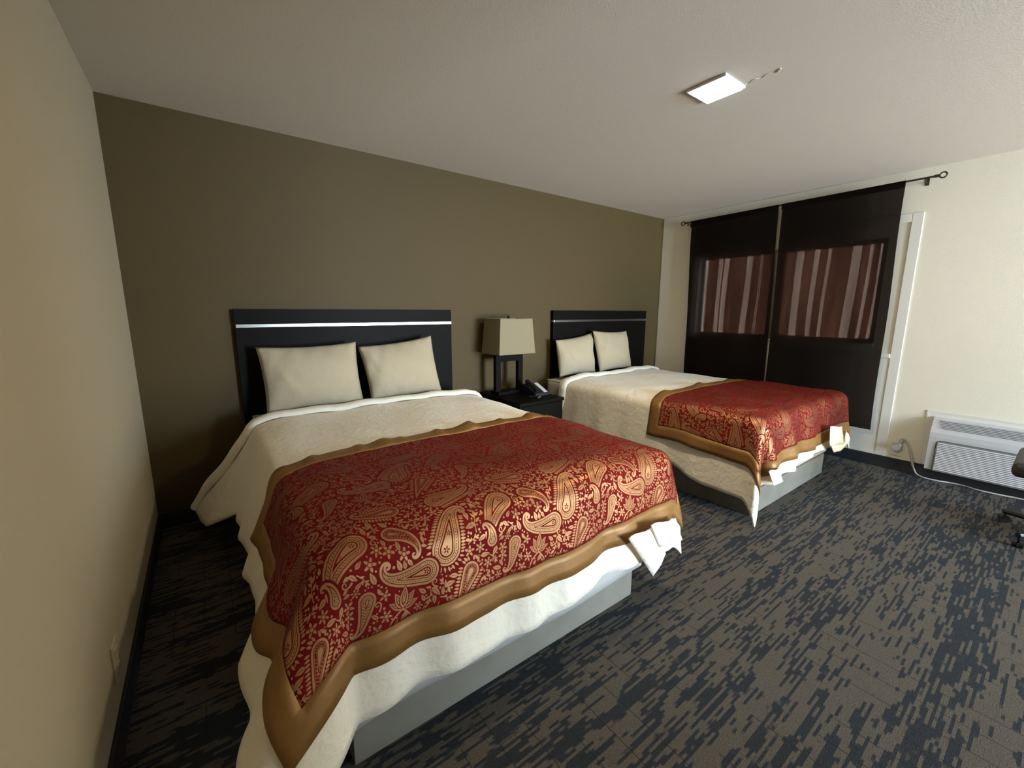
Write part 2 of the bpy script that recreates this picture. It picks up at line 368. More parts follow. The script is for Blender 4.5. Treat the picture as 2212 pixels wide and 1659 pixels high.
# ------------------------------------------------------------------ mesh helpers
class MB:
    def __init__(self): self.bm = bmesh.new()
    def box(self, x0, x1, y0, y1, z0, z1, bev=0.0, seg=2):
        t = bmesh.new(); bmesh.ops.create_cube(t, size=1)
        sx, sy, sz = abs(x1-x0), abs(y1-y0), abs(z1-z0)
        for v in t.verts: v.co = Vector(((x0+x1)/2+v.co.x*sx, (y0+y1)/2+v.co.y*sy, (z0+z1)/2+v.co.z*sz))
        if bev: bmesh.ops.bevel(t, geom=list(t.edges), offset=min(bev, .49*min(sx, sy, sz)), segments=seg, affect='EDGES', profile=.6)
        self.add(t); return self
    def add(self, t, m=None):
        me = bpy.data.meshes.new('tmp'); t.to_mesh(me); t.free()
        if m is not None: me.transform(m)
        self.bm.from_mesh(me); bpy.data.meshes.remove(me)
    def tube(self, pts, r, seg=10, closed=False, caps=True):
        pts = [Vector(p) for p in pts]; n = len(pts); rings = []
        rad = r if isinstance(r, (list, tuple)) else [r]*n
        prev = None
        for i in range(n):
            a = pts[(i-1) % n] if (closed or i) else pts[i]; b = pts[(i+1) % n] if (closed or i < n-1) else pts[i]
            d = (b-a).normalized()
            if prev is None: u = d.orthogonal().normalized()
            else: u = (prev - d*prev.dot(d)).normalized()
            prev = u; w = d.cross(u)
            rings.append([self.bm.verts.new(pts[i]+(u*math.cos(2*PI*k/seg)+w*math.sin(2*PI*k/seg))*rad[i]) for k in range(seg)])
        for i in range(n if closed else n-1):
            A, B = rings[i], rings[(i+1) % n]
            for k in range(seg): self.bm.faces.new((A[k], A[(k+1) % seg], B[(k+1) % seg], B[k]))
        if caps and not closed:
            self.bm.faces.new(rings[0][::-1]); self.bm.faces.new(rings[-1])
        return self
    def lathe(self, prof, c=(0, 0, 0), seg=24):
        rings = []
        for r, z in prof:
            rings.append([self.bm.verts.new((c[0]+r*math.cos(2*PI*k/seg), c[1]+r*math.sin(2*PI*k/seg), c[2]+z)) for k in range(seg)])
        for A, B in zip(rings, rings[1:]):
            for k in range(seg): self.bm.faces.new((A[k], A[(k+1) % seg], B[(k+1) % seg], B[k]))
        self.bm.faces.new(rings[0][::-1]); self.bm.faces.new(rings[-1]); return self
    def grid(self, P, uv=None, flip=False):
        nr, nc = len(P), len(P[0]); vs = [[self.bm.verts.new(P[i][j]) for j in range(nc)] for i in range(nr)]
        l = self.bm.loops.layers.uv.verify() if uv is not None else None
        for i in range(nr-1):
            for j in range(nc-1):
                ij = [(i, j), (i, j+1), (i+1, j+1), (i+1, j)]
                if flip: ij = ij[::-1]
                f = self.bm.faces.new([vs[a][b] for a, b in ij])
                if l is not None:
                    for lp, (a, b) in zip(f.loops, ij): lp[l].uv = uv[a][b]
        return self
    def prism(self, pts, ax, a, b):
        # polygon pts (2d) extruded along axis ax between a and b
        def P(q, t):
            if ax == 0: return (t, q[0], q[1])
            if ax == 1: return (q[0], t, q[1])
            return (q[0], q[1], t)
        A = [self.bm.verts.new(P(q, a)) for q in pts]; B = [self.bm.verts.new(P(q, b)) for q in pts]; n = len(pts)
        for k in range(n): self.bm.faces.new((A[k], A[(k+1) % n], B[(k+1) % n], B[k]))
        self.bm.faces.new(A[::-1]); self.bm.faces.new(B); return self
    def build(self, name, material, parent=None, smooth=False, normals=True):
        if normals: bmesh.ops.recalc_face_normals(self.bm, faces=self.bm.faces)
        me = bpy.data.meshes.new(name); self.bm.to_mesh(me); self.bm.free(); me.materials.append(material)
        o = bpy.data.objects.new(name, me); C.objects.link(o)
        if parent is not None: o.parent = parent; o.matrix_parent_inverse = PINV.get(parent.name, Matrix())
        if smooth:
            for p in me.polygons: p.use_smooth = True
            if smooth != 'all':
                m = o.modifiers.new('edges', 'EDGE_SPLIT'); m.split_angle = math.radians(35)
        return o
PINV = {}
def tag(o, label=None, cat=None, group=None, kind=None):
    if label: o['label'] = label
    if cat: o['category'] = cat
    if group: o['group'] = group
    if kind: o['kind'] = kind
    return o
def thing(name, loc, label, cat, group=None):
    o = bpy.data.objects.new(name, None); C.objects.link(o); o.location = loc; o.empty_display_size = .05
    bpy.context.view_layer.update()
    PINV[o.name] = Matrix.Translation(loc).inverted()      # parts are written in room coordinates
    return tag(o, label, cat, group)
def struct(o): return tag(o, kind='structure')

# ------------------------------------------------------------------ the room
T = .15
struct(MB().box(-T, W+T, YR-T, T, -.12, 0).build('floor', M['carpet']))
ceil = struct(MB().box(-T, W+T, YR-T, T, H, H+.12).build('ceiling', M['ceiling']))
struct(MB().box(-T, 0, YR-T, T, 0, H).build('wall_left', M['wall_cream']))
struct(MB().box(0, W, 0, T, 0, H).build('wall_back', M['wall_olive']))
WY0, WY1, WZ0, WZ1 = -.50, -2.15, 1.062, 1.945        # window opening
wr = MB()
wr.box(W, W+T, T, WY0, 0, H).box(W, W+T, WY1, YR-T, 0, H).box(W, W+T, WY0, WY1, 0, WZ0).box(W, W+T, WY0, WY1, WZ1, H)
struct(wr.build('wall_right', M['wall_cream_lit']))
DX0, DX1, DZ = 2.95, 4.55, 2.1                        # assumed open doorway behind the camera, unseen, added to let daylight in
wb = MB()
wb.box(0, DX0, YR-T, YR, 0, H).box(DX1, W, YR-T, YR, 0, H).box(DX0, DX1, YR-T, YR, DZ, H)
struct(wb.build('wall_rear', M['wall_cream']))
struct(MB().box(0, 2.30, YR, -5.0, 0, H).build('wall_shade_block', M['wall_cream']))  # unseen partition, added to keep doorway daylight off the left side
struct(MB().box(DX0-.07, DX0, YR-.02, YR+.015, 0, DZ+.07).box(DX1, DX1+.07, YR-.02, YR+.015, 0, DZ+.07).box(DX0, DX1, YR-.02, YR+.015, DZ, DZ+.07).build('assumed_door_1', M['trim']))  # casing of the assumed doorway, unseen
struct(MB().box(W+T, W+9, -9, 5, -.30, -.15).build('ground_outside', mat('pale_concrete', (.45, .43, .39), .9, var=(1.5, .2))))
# cove base
bh, bt = .10, .012
struct(MB().box(0, W, -bt, 0, 0, bh, .004).build('baseboard_back', M['base']))
struct(MB().box(0, bt, YR, -bt, 0, bh, .004).build('baseboard_left', M['base']))
struct(MB().box(W-bt, W, YR, -bt, 0, bh, .004).build('baseboard_right', M['base']))
struct(MB().box(2.30, DX0-.07, YR, YR+bt, 0, bh, .004).build('baseboard_rear', M['base']))
# plaster scar on the ceiling beside the lamp
sc = MB(); rnd = random.Random(3)
sc.tube([(2.603+.010*math.sin(k*.9)+.004*rnd.random(), -2.045-.0085*k, H-.0005) for k in range(20)], [.0020+.0012*rnd.random()+(.003 if k > 15 else 0) for k in range(20)], 6)
sc.build('plaster_scar', M['ceiling'], ceil, True)

# window with its boarded lower part and casings
win = struct(MB().box(W+.085, W+.125, WY0, WY0-.02, WZ0, WZ1).box(W+.085, W+.125, WY1+.05, WY1, WZ0, WZ1)
             .box(W+.085, W+.125, WY0-.02, WY1+.05, WZ0, WZ0+.035).box(W+.085, W+.125, WY0-.02, WY1+.05, WZ1-.03, WZ1).build('window_1', M['trim']))
MB().box(W+.08, W+.13, -1.235, -1.355, WZ0, WZ1, .004).build('mullion', M['trim'], win)
for a, b in ((-.52, -1.235), (-1.355, -2.10)):
    MB().box(W+.103, W+.107, a, b, WZ0+.035, WZ1-.03).build('pane', M['glass'], win)
MB().box(W-.012, W+.085, WY0, WY1, WZ0-.022, WZ0, .003).build('sill', M['trim'], win)
cz = 2.113
struct(MB().box(W-.008, W, -2.275, -2.345, .10, cz, .004).build('trim_1', M['trim']))
struct(MB().box(W-.008, W, -.351, -.421, .10, cz, .004).build('trim_2', M['trim']))
struct(MB().box(W-.008, W, -.421, -2.275, cz-.068, cz, .004).build('trim_3', M['trim']))
struct(MB().box(W-.009, W, -.421, -2.275, .10, .128, .003).build('trim_4', M['trim']))
struct(MB().box(W-.014, W, -.421, -2.275, .950, .985, .004).build('trim_5', M['trim']))
inf = MB()
for a, b in ((-.421, -1.345), (-1.349, -2.275)): inf.box(W-.004, W, a, b, .128, .950, .002)
struct(inf.build('trim_6', M['trim']))

# voile drapes gathered in the window opening: single cloth where it is bright, folded triple between
def drape(label, bands, ya, yb, top):
    path = []; cur = ya; X0 = W+.018
    def seg(y0, y1, x0, x1, n):
        for k in range(n):
            u = k/n; e = u*u*(3-2*u); path.append((x0+(x1-x0)*e, y0+(y1-y0)*u))
    for c, w in bands:
        a, b = c+w/2, c-w/2
        seg(cur, a, X0, X0+.012, 7); seg(a, cur, X0+.016, X0+.030, 7); seg(cur, a, X0+.034, X0+.050, 7)
        seg(a, b, X0+.05, X0, 6); cur = b
    seg(cur, yb, X0, X0+.012, 7); seg(yb, cur, X0+.016, X0+.030, 7); seg(cur, yb, X0+.034, X0+.050, 8)
    rows = []
    for i in range(15):
        v = i/14; z = WZ0+.006+(top-WZ0-.006)*(1-v)
        rows.append([(x+.002*math.sin(9*v+y*40), y+.010*math.sin(2.6*v+y*7)*v+(.012*(v-.2)), z) for x, y in path])
    o = MB().grid(rows).build('voile_drape', M['drape'], None, 'all', normals=False)
    return tag(o, label, 'curtain', 'sheer drapes in the window')
drape('sheer gathered drape behind the left dark curtain panel', [(-.730, .035), (-.795, .045), (-1.035, .050), (-1.15, .012)], WY0-.085, -1.262, WZ1-.004)
drape('sheer gathered drape behind the right dark curtain panel', [(-1.500, .055), (-1.637, .036), (-1.735, .022), (-1.935, .060), (-2.035, .020), (-2.105, .018)], -1.330, WY1+.016, WZ1-.004)

# curtain rod and the two flat panels
XC = W-.07
rod = thing('curtain_rod', (XC, -1.36, 2.345), 'thin dark metal curtain rod with ring ends above the window', 'curtain rod')
ry0, ry1 = -.330, -2.395
def rz(y): return 2.332+(y-ry0)/(ry1-ry0)*.019
MB().tube([(XC, ry0, rz(ry0)), (XC, ry1, rz(ry1))], .0075, 10).build('rod', M['bronze'], rod, True)
for y, sg in ((ry0, 1), (ry1, -1)):
    f = MB(); cy = y+sg*.030
    f.tube([(XC, cy+.020*math.cos(a*2*PI/20), rz(y)+.020*math.sin(a*2*PI/20)) for a in range(20)], .0055, 8, closed=True)
    f.tube([(XC, y-sg*.02, rz(y)), (XC, y+sg*.012, rz(y))], .011, 10)
    f.build('finial', M['bronze'], rod, True)
for y in (-.365, -2.33):
    b = MB(); b.box(W-.004, W, y-.012, y+.012, rz(y)-.044, rz(y)+.008, .002)
    b.tube([(W-.004, y, rz(y)-.025), (XC+.02, y, rz(y)-.022), (XC, y, rz(y)-.012)], .0045, 8)
    b.tube([(XC, y, rz(y)-.034), (XC, y, rz(y)-.006)], .005, 8)
    b.build('bracket', M['bronze'], rod, True)
def curtain(label, t0, t1, b0, b1, zb, seed):
    rnd = random.Random(seed); ph = [rnd.random()*6 for _ in range(6)]; rows = []; nz, ny = 44, 34
    for i in range(nz+1):
        v = i/nz; row = []
        for j in range(ny+1):
            u = j/ny; y = (t0+(t1-t0)*u)*(1-v)+(b0+(b1-b0)*u)*v
            zt = rz(y)+.012; z = zt*(1-v)+zb*v
            amp = .002+.007*v*v
            x = XC+.009-.004*v + amp*(math.sin(7*u+ph[0]+2*v)+.6*math.sin(13*u-5*v+ph[1])+.5*math.sin(4*u+9*v+ph[2]))
            x -= .016*max(0, v-.72)*4*max(0, math.sin(5*u+7*v+ph[3]))*u          # drawn creases low down
            y += .004*math.sin(9*v+ph[4])
            if v < .03: x = XC+.0095
            row.append((x, y, z))
        rows.append(row)
    th = thing('curtain', (XC, (t0+t1)/2, zb), label, 'curtain', 'dark curtain panels on the rod')
    MB().grid(rows).build('panel', M['curtain'], th, 'all', normals=False)
    # rod pocket rolled round the rod
    pk = []
    for k in range(13):
        a = PI*1.0*k/12 - PI*.5
        pk.append([(XC+.0105*math.sin(a)*-1+0, (t0+(t1-t0)*j/8), rz(t0+(t1-t0)*j/8)+.0105*math.cos(a)) for j in range(9)])
    MB().grid(pk).build('rod_pocket', M['curtain'], th, 'all', normals=False)
    back = [[(XC-.0105-.001, t0+(t1-t0)*j/8, rz(t0+(t1-t0)*j/8)-.045*k) for j in range(9)] for k in range(2)]
    MB().grid(back).build('pocket_flap', M['curtain'], th, 'all', normals=False)
curtain('dark brown flat curtain panel on the left, behind the far bed', -.402, -1.303, -.452, -1.350, .330, 4)
curtain('dark brown flat curtain panel on the right, nearer the air conditioner', -1.334, -2.215, -1.362, -2.238, .322, 9)

# ------------------------------------------------------------------ beds
def smooth(a, b, x): t = min(1, max(0, (x-a)/(b-a))); return t*t*(3-2*t)
class Drape:
    """A cloth laid on a mattress: flat cloth coordinates (s across, t from the headboard) to room points."""
    def __init__(s, x0, x1, tF, zt, flL, flF, flR, folds, seed, r=.07, c=.035, corner=(0, 0)):
        s.X0, s.X1, s.TF = x0+r-c, x1-r+c, tF-r+c
        s.zt, s.r = zt, r; s.flL, s.flF, s.flR, s.folds, s.corner = flL, flF, flR, folds, corner
        rnd = random.Random(seed); s.ph = [rnd.random()*6.28 for _ in range(12)]
    def top(s, x, t):
        p = s.ph; z = s.zt
        e = max(0, min(x-s.X0, s.X1-x, s.TF-t)); z -= .022*math.exp(-e/.07)
        z += .0035*math.sin(6.1*x+3.3*t+p[0])+.003*math.sin(-4*x+8.3*t+p[1])+.002*math.sin(15*x+7*t+p[2])+.0018*math.sin(9*x-17*t+p[3])
        return z
    def at(s, x, t, off=0.0):
        sx = -1 if x < s.X0 else (1 if x > s.X1 else 0)
        a = s.X0-x if sx < 0 else (x-s.X1 if sx > 0 else 0); b = max(0, t-s.TF); d = math.hypot(a, b)
        ex, et = min(max(x, s.X0), s.X1), min(t, s.TF)
        z = s.top(ex, et)
        if d < 1e-9: return (x, -t, z+off)
        dx, dy = sx*a/d, b/d; th = math.atan2(b, a)          # th: 0 = side, 90 deg = foot
        fside = (s.flL if sx < 0 else s.flR)(et) if sx else 0
        ff = s.flF(ex)
        fl = fside*math.cos(th)**2+ff*math.sin(th)**2
        if sx: fl += s.corner[0 if sx < 0 else 1]*math.sin(2*th)
        # distance along the edge of the bed, for the folds
        Lc = .30
        w = et if sx < 0 and b == 0 else (s.TF+Lc*th/(PI/2) if sx < 0 else (s.TF+Lc+(ex-s.X0) if sx == 0 else s.TF+2*Lc+(s.X1-s.X0)-Lc*th/(PI/2)+(s.TF-et)))
        f = math.radians(fl); r = s.r; arc = r*(PI/2-f)
        if d < arc:
            q = d/r; hx, dz = r*math.sin(q), r*(1-math.cos(q)); nx, nz = math.sin(q), math.cos(q)
        else:
            q = PI/2-f; h = d-arc
            hx, dz = r*math.sin(q)+h*math.sin(f), r*(1-math.cos(q))+h*math.cos(f); nx, nz = math.cos(f), math.sin(f)
            k = min(1, h/.30)
            fo = sum(A*math.sin(2*PI*w*F+P) for A, F, P in s.folds[0])
            for w0, wd, A in s.folds[1]: fo += A*math.exp(-((w-w0)/wd)**2)
            hx += fo*k
            z += 0
        hx += off*nx; dz -= off*nz
        return (ex+dx*hx, -(et+dy*hx), max(.008+abs(off)*.3, z-dz))
def bands(n, lo, hi, edge, e):
    """positions from a hem at lo inward to hi, with rows in the hem band"""
    return [(lo+e*k/edge, ) for k in range(edge)]
def cloth(D, oL, oR, oF, tH, n, off, border=.075, edge=3, bump=None):
    nL, nT, nR, nH, nF = n
    us = [('L', 0, k/edge) for k in range(edge)]+[('L', 1, k/nL) for k in range(nL)]+[('T', 0, k/nT) for k in range(nT)]+[('R', 1, k/nR) for k in range(nR)]+[('R', 0, k/edge) for k in range(edge+1)]
    vs = [('H', 0, k/edge) for k in range(edge)]+[('H', 1, k/nH) for k in range(nH)]+[('F', 1, k/nF) for k in range(nF)]+[('F', 0, k/edge) for k in range(edge+1)]
    P, U, B = [], [], []
    for vz, vm, vf in vs:
        rp, ru, rb = [], [], []
        for uz, um, uf in us:
            tt = .6 if vz == 'H' and vm == 0 else (D.TF if vz == 'F' else None)
            # first guess of t for the side overhang
            tg = D.TF if vz == 'F' else None
            def sx(t):
                l, r_ = oL(t), oR(t)
                if uz == 'L': return D.X0-l+border*uf if um == 0 else D.X0-l+border+(l-border)*uf
                if uz == 'T': return D.X0+(D.X1-D.X0)*uf
                return D.X1+(r_-border)*uf if um == 1 else D.X1+r_-border+border*uf
            t = D.TF if vz == 'F' else .5
            for _ in range(3):
                x = sx(min(t, D.TF)); h, f = tH(x), oF(min(max(x, D.X0), D.X1))
                if vz == 'H': t = h+border*vf if vm == 0 else h+border+(D.TF-h-border)*vf
                else: t = D.TF+(f-border)*vf if vm == 1 else D.TF+f-border+border*vf
            o = off+(bump(x, t) if bump else 0)
            rp.append(D.at(x, t, o)); ru.append((x, -t))
            rb.append((um == 0 and uz != 'T') or vm == 0)
        P.append(rp); U.append(ru); B.append(rb)
    # which cells belong to the border
    nI, nJ = len(vs)-1, len(us)-1
    cell = [[i < edge or i >= nI-edge or j < edge or j >= nJ-edge for j in range(nJ)] for i in range(nI)]
    return P, U, cell
def sheet(name, P, U, keep, material, parent, thick):
    bm = bmesh.new(); uvl = bm.loops.layers.uv.verify(); vmap = {}
    def V(i, j):
        if (i, j) not in vmap: vmap[(i, j)] = bm.verts.new(P[i][j])
        return vmap[(i, j)]
    for i in range(len(P)-1):
        for j in range(len(P[0])-1):
            if not keep(i, j): continue
            ij = [(i+1, j), (i+1, j+1), (i, j+1), (i, j)]
            try: f = bm.faces.new([V(*q) for q in ij])
            except ValueError: continue
            for lp, (a, b) in zip(f.loops, ij): lp[uvl].uv = U[a][b]
    me = bpy.data.meshes.new(name); bm.to_mesh(me); bm.free(); me.materials.append(material)
    for p in me.polygons: p.use_smooth = True
    o = bpy.data.objects.new(name, me); C.objects.link(o)
    if parent is not None: o.parent = parent; o.matrix_parent_inverse = PINV.get(parent.name, Matrix())
    so = o.modifiers.new('thickness', 'SOLIDIFY'); so.thickness = thick; so.offset = -1; so.use_rim = True
    return o

def bed(bx0, bx1, by, x0, x1, y1, which, desc):
    th = thing('bed', ((bx0+bx1)/2, by/2, 0), desc, 'bed', 'beds along the back wall')
    z = .172; p = .018
    MB().box(bx0, bx1, by, by+p, 0, z, .003).build('foot_panel', M['basepanel'], th)
    MB().box(bx0, bx0+p, by+p, -.08, 0, z, .003).build('side_panel', M['basepanel'], th)
    MB().box(bx1-p, bx1, by+p, -.08, 0, z, .003).build('side_panel', M['basepanel'], th)
    MB().box(bx0+p, bx1-p, -.08-p, -.08, 0, z, .003).build('head_panel', M['basepanel'], th)
    MB().box(bx0+p, bx1-p, by+p, -.08-p, z-.03, z-.001).build('deck', M['basepanel'], th)
    bs = MB().box(x0+.01, x1-.14, y1+.005, -.075, .172, .395, .022, 3).build('box_spring', M['boxfab'], th, True)
    mb = MB(); mb.tube([(x0+.014, y1+.010, .385), (x1-.144, y1+.010, .385), (x1-.144, -.08, .385), (x0+.014, -.08, .385)], .006, 6, closed=True)
    child(mb.build('piping', M['boxfab'], None, True), bs)
    tm = thing('mattress', ((x0+x1)/2, y1/2, .395), 'white sheeted mattress of the '+which, 'mattress', 'mattresses on the beds')
    MB().box(x0, x1, y1+.02, -.055, .395, .655, .055, 4).build('core', M['mattress'], tm, True)
    tp = MB()
    for zz in (.405, .648):
        i = .012
        tp.tube([(x0+i, y1+.02+i, zz), (x1-i, y1+.02+i, zz), (x1-i, -.055-i, zz), (x0+i, -.055-i, zz)], .006, 6, closed=True)
    tp.build('piping', M['mattress'], tm, True)
def child(o, par):
    o.parent = par; bpy.context.view_layer.update(); o.matrix_parent_inverse = par.matrix_world.inverted(); return o

def duvet(D, oL, oR, oF, tH, desc, n):
    th = thing('duvet', ((D.X0+D.X1)/2, -D.TF/2, D.zt), desc, 'duvet', 'white duvets on the beds')
    P, U, cell = cloth(D, oL, oR, oF, tH, n, 0.0, .05, 2)
    sheet('cover', P, U, lambda i, j: True, M['duvet'], th, .012)
    # rolled hem along the head edge
    prof = [(.000, .002), (-.013, .009), (-.011, .024), (.006, .032), (.040, .033), (.064, .028), (.074, .017), (.076, .004)]
    cols = []
    for (x, nt) in U[0]:
        cols.append((x, -nt))
    R = []
    for dt, of in prof:
        R.append([D.at(x, t+dt+.006*math.sin(9*x), of+.003*math.sin(23*x)) for x, t in cols])
    MB().grid(R).build('rolled_hem', M['duvet'], th, 'all')
    return th
def runner(D, oL, oR, oF, tH, desc, n, bump=None):
    th = thing('bed_runner', ((D.X0+D.X1)/2, -D.TF, D.zt), desc, 'bed runner', 'paisley runners on the beds')
    P, U, cell = cloth(D, oL, oR, oF, tH, n, .011, .092, 3, bump)
    sheet('paisley_panel', P, U, lambda i, j: not cell[i][j], M['paisley'], th, .004)['label'] = 'burgundy panel woven with gold paisley'
    sheet('border', P, U, lambda i, j: cell[i][j], M['satin'], th, .005)['label'] = 'gold satin border'
    return th
def flap(parent, c, thick=.004):
    # a turned-out corner of the cloth: a small bent patch between four points
    a, b, c2, d = (Vector(k) for k in c); n = 7; P = []
    for k in range(n):
        u = k/(n-1); row = []
        for j in range(n):
            v = j/(n-1); s = (a*(1-v)+b*v)*(1-u)+(d*(1-v)+c2*v)*u
            s += Vector((0, -.010*math.sin(PI*u)*math.sin(PI*v)+.004*math.sin(6*v+2*u), .003*math.sin(7*v+5*u)))
            row.append(s)
        P.append(row)
    o = MB().grid(P).build('corner_fold', M['duvet'], parent, 'all')
    so = o.modifiers.new('thickness', 'SOLIDIFY'); so.thickness = thick; so.offset = 0
    return o

# --- bed by the left wall
B1 = (.53, 2.05, -2.10)
bed(.565, 1.851, -2.098, .53, 2.05, -2.10, 'bed by the left wall', 'low bed with grey panelled base by the left wall')
D1 = Drape(.53, 2.05, 2.10, .695,
           lambda t: 20+12*(1-smooth(.2, .9, t))+9*smooth(1.65, 1.95, t), lambda x: 9, lambda t: 8,
           ([(.010, 2.3, .4), (.008, 3.7, 2.0), (.004, 6.1, 1.0)], [(2.06+.15, .07, .03), (2.06+.30, .05, -.02), (4.2, .05, .03)]), 11, corner=(6, 4))
d1 = duvet(D1, lambda t: .44+.22*(1-smooth(.35, .8, t))+.03*smooth(1.7, 2.0, t), lambda t: .34-.10*smooth(1.4, 2.0, t),
           lambda x: .475+.03*(1-smooth(.5, .9, x))+.012*math.sin(7*x), lambda x: .335-.22*smooth(.5, -.1, x),
           'white quilted duvet spread over the bed by the left wall', (18, 96, 12, 60, 18))
def bump1(x, t):
    if t > 1.75: return 0
    e = math.exp(-((t-1.27)/.05)**2)
    return .020*e*(max(0, math.sin(13.5*x+.9))**4+.5*max(0, math.sin(31*x))**3)
runner(D1, lambda t: .30+.06*math.exp(-((t-1.93)/.12)**2), lambda t: .24, lambda x: .352+.008*math.sin(5*x+1),
       lambda x: 1.255+.06*smooth(.62, .45, x)+.02*smooth(1.95, 2.1, x), 'burgundy and gold paisley runner across the bed by the left wall',
       (16, 110, 14, 56, 18), bump1)
flap(d1, [(1.758, -2.243, .450), (1.985, -2.215, .400), (2.050, -2.225, .275), (1.829, -2.250, .328)])
flap(d1, [(1.640, -2.222, .420), (1.800, -2.226, .425), (1.894, -2.240, .270), (1.821, -2.232, .185)])

# the grey-white cover sheet showing below the duvet at the foot
rows = []
for i in range(7):
    v = i/6; rows.append([(.545+1.33*j/60, -2.118-.010*v-.006*math.sin(9*j/60*2+1)*v, .392*(1-v)+(.150+.010*math.sin(7*j/60+.5)+.006*math.sin(19*j/60))*v) for j in range(61)])
so = MB().grid(rows).build('hanging_sheet', M['sheet'], None, 'all')
so.modifiers.new('thickness', 'SOLIDIFY').thickness = .002
child(so, [o for o in C.objects if o.name == 'bed'][0])

# --- bed beside the window
bed(3.118, 4.404, -2.075, 3.08, 4.60, -2.08, 'bed beside the window', 'low bed with grey panelled base beside the window')
D2 = Drape(3.08, 4.60, 2.09, .685,
           lambda t: 8+2*smooth(1.2, 2.0, t), lambda x: 5, lambda t: 8,
           ([(.007, 2.3, 1.4), (.005, 3.7, .0), (.002, 7.1, 2.0)], [(2.05+.12, .05, .05), (2.05+.22, .04, -.045), (2.05+.34, .05, .05), (2.05+.50, .05, -.02), (2.05+.66, .06, .03), (4.25, .06, .04)]), 23, corner=(-3, 4))
d2 = duvet(D2, lambda t: .455+.09*smooth(1.45, 1.85, t), lambda t: .30-.03*smooth(1.4, 2.0, t),
           lambda x: .43+.015*(1-smooth(3.1, 3.3, x))+.012*math.sin(6*x), lambda x: .31-.06*smooth(3.3, 4.6, x),
           'white quilted duvet spread over the bed beside the window', (18, 96, 12, 60, 18))
def bump2(x, t):
    if t > 2.0: return .004*(1+math.sin(17*x))
    e = math.exp(-((t-1.25)/.06)**2)
    return .018*e*max(0, math.sin(12*x))**3+.012*max(0, math.sin(9*x+5*t))*smooth(1.3, 1.6, t)*(1-smooth(1.8, 2.05, t))+.006*max(0, math.sin(21*x-8*t))*smooth(1.5, 1.9, t)
runner(D2, lambda t: .30+.03*smooth(1.5, 2.0, t), lambda t: .22, lambda x: .355+.02*smooth(3.6, 3.1, x)+.008*math.sin(8*x+2),
       lambda x: 1.27+.05*smooth(3.2, 3.0, x), 'rumpled burgundy and gold paisley runner across the bed beside the window',
       (16, 110, 14, 56, 18), bump2)
flap(d2, [(3.985, -2.205, .500), (4.285, -2.195, .450), (4.390, -2.205, .290), (4.010, -2.215, .350)])
flap(d2, [(4.010, -2.210, .365), (4.570, -2.190, .265), (4.340, -2.200, .240), (4.150, -2.208, .270)])
flap(d2, [(4.540, -2.165, .370), (4.640, -2.150, .350), (4.740, -2.155, .215), (4.540, -2.170, .240)])
flap(d2, [(2.985, -2.205, .385), (3.144, -2.198, .370), (3.216, -2.210, .269), (3.064, -2.215, .280)])

# --- pillows
def pillow(bl, br, tl, tr, thick, seed, label):
    rnd = random.Random(seed); ph = [rnd.random()*6.28 for _ in range(8)]
    bl, br, tl, tr = map(Vector, (bl, br, tl, tr)); N = 28
    nrm = (br-bl).cross(tl-bl).normalized()
    mb = MB()
    for side in (1, -1):
        rows = []
        for i in range(N+1):
            v = i/N*2-1; row = []
            for j in range(N+1):
                u = j/N*2-1
                uu = u*(1-.045*(1-v*v)**1.0); vv = v*(1-.075*(1-u*u)**1.0)
                a, b = (uu+1)/2, (vv+1)/2
                p = (bl*(1-a)+br*a)*(1-b)+(tl*(1-a)+tr*a)*b
                f = max(0, (1-abs(u)**2.6))**.62*max(0, (1-abs(v)**2.4))**.62
                edge = max(abs(u), abs(v))
                wr = .006*math.sin(7*u*v+9*u+ph[0])*(edge**3)+.004*math.sin(16*u-6*v+ph[1])*(edge**2)+.006*math.sin(5*v+3*u+ph[2])
                wr += .010*math.exp(-((u+.62+.35*v)/.10)**2)*math.sin(2*v+ph[3])
                p = p+nrm*side*(thick*f+wr*f**.5*(1 if side > 0 else .5))
                row.append(p)
            rows.append(row)
        mb.grid(rows, flip=(side < 0))
    bmesh.ops.remove_doubles(mb.bm, verts=mb.bm.verts, dist=.0004)
    mb.bm.normal_update()
    # origin at the pillow's base
    o = mb.build('pillow', M['pillow'], None, 'all'); 
    return tag(o, label, 'pillow', 'white pillows against the headboards')
yb, yt = -.285, -.165
pillow((.600, yb, .690), (1.195, yb, .690), (.585, yt, 1.105), (1.195, yt, 1.115), .085, 1, 'white pillow on the left side of the bed by the left wall')
pillow((1.245, yb, .690), (1.810, yb+.02, .695), (1.205, yt, 1.080), (1.775, yt, 1.140), .085, 2, 'white pillow on the right side of the bed by the left wall')
pillow((3.125, yb+.08, .685), (3.655, yb+.09, .690), (3.125, yt+.03, 1.050), (3.690, yt+.07, 1.105), .085, 3, 'white pillow on the left side of the bed beside the window')
pillow((3.685, yb+.06, .695), (4.27, yb+.10, .695), (3.640, yt+.02, 1.132), (4.225, yt+.04, 1.112), .075, 4, 'white pillow on the right side of the bed beside the window')

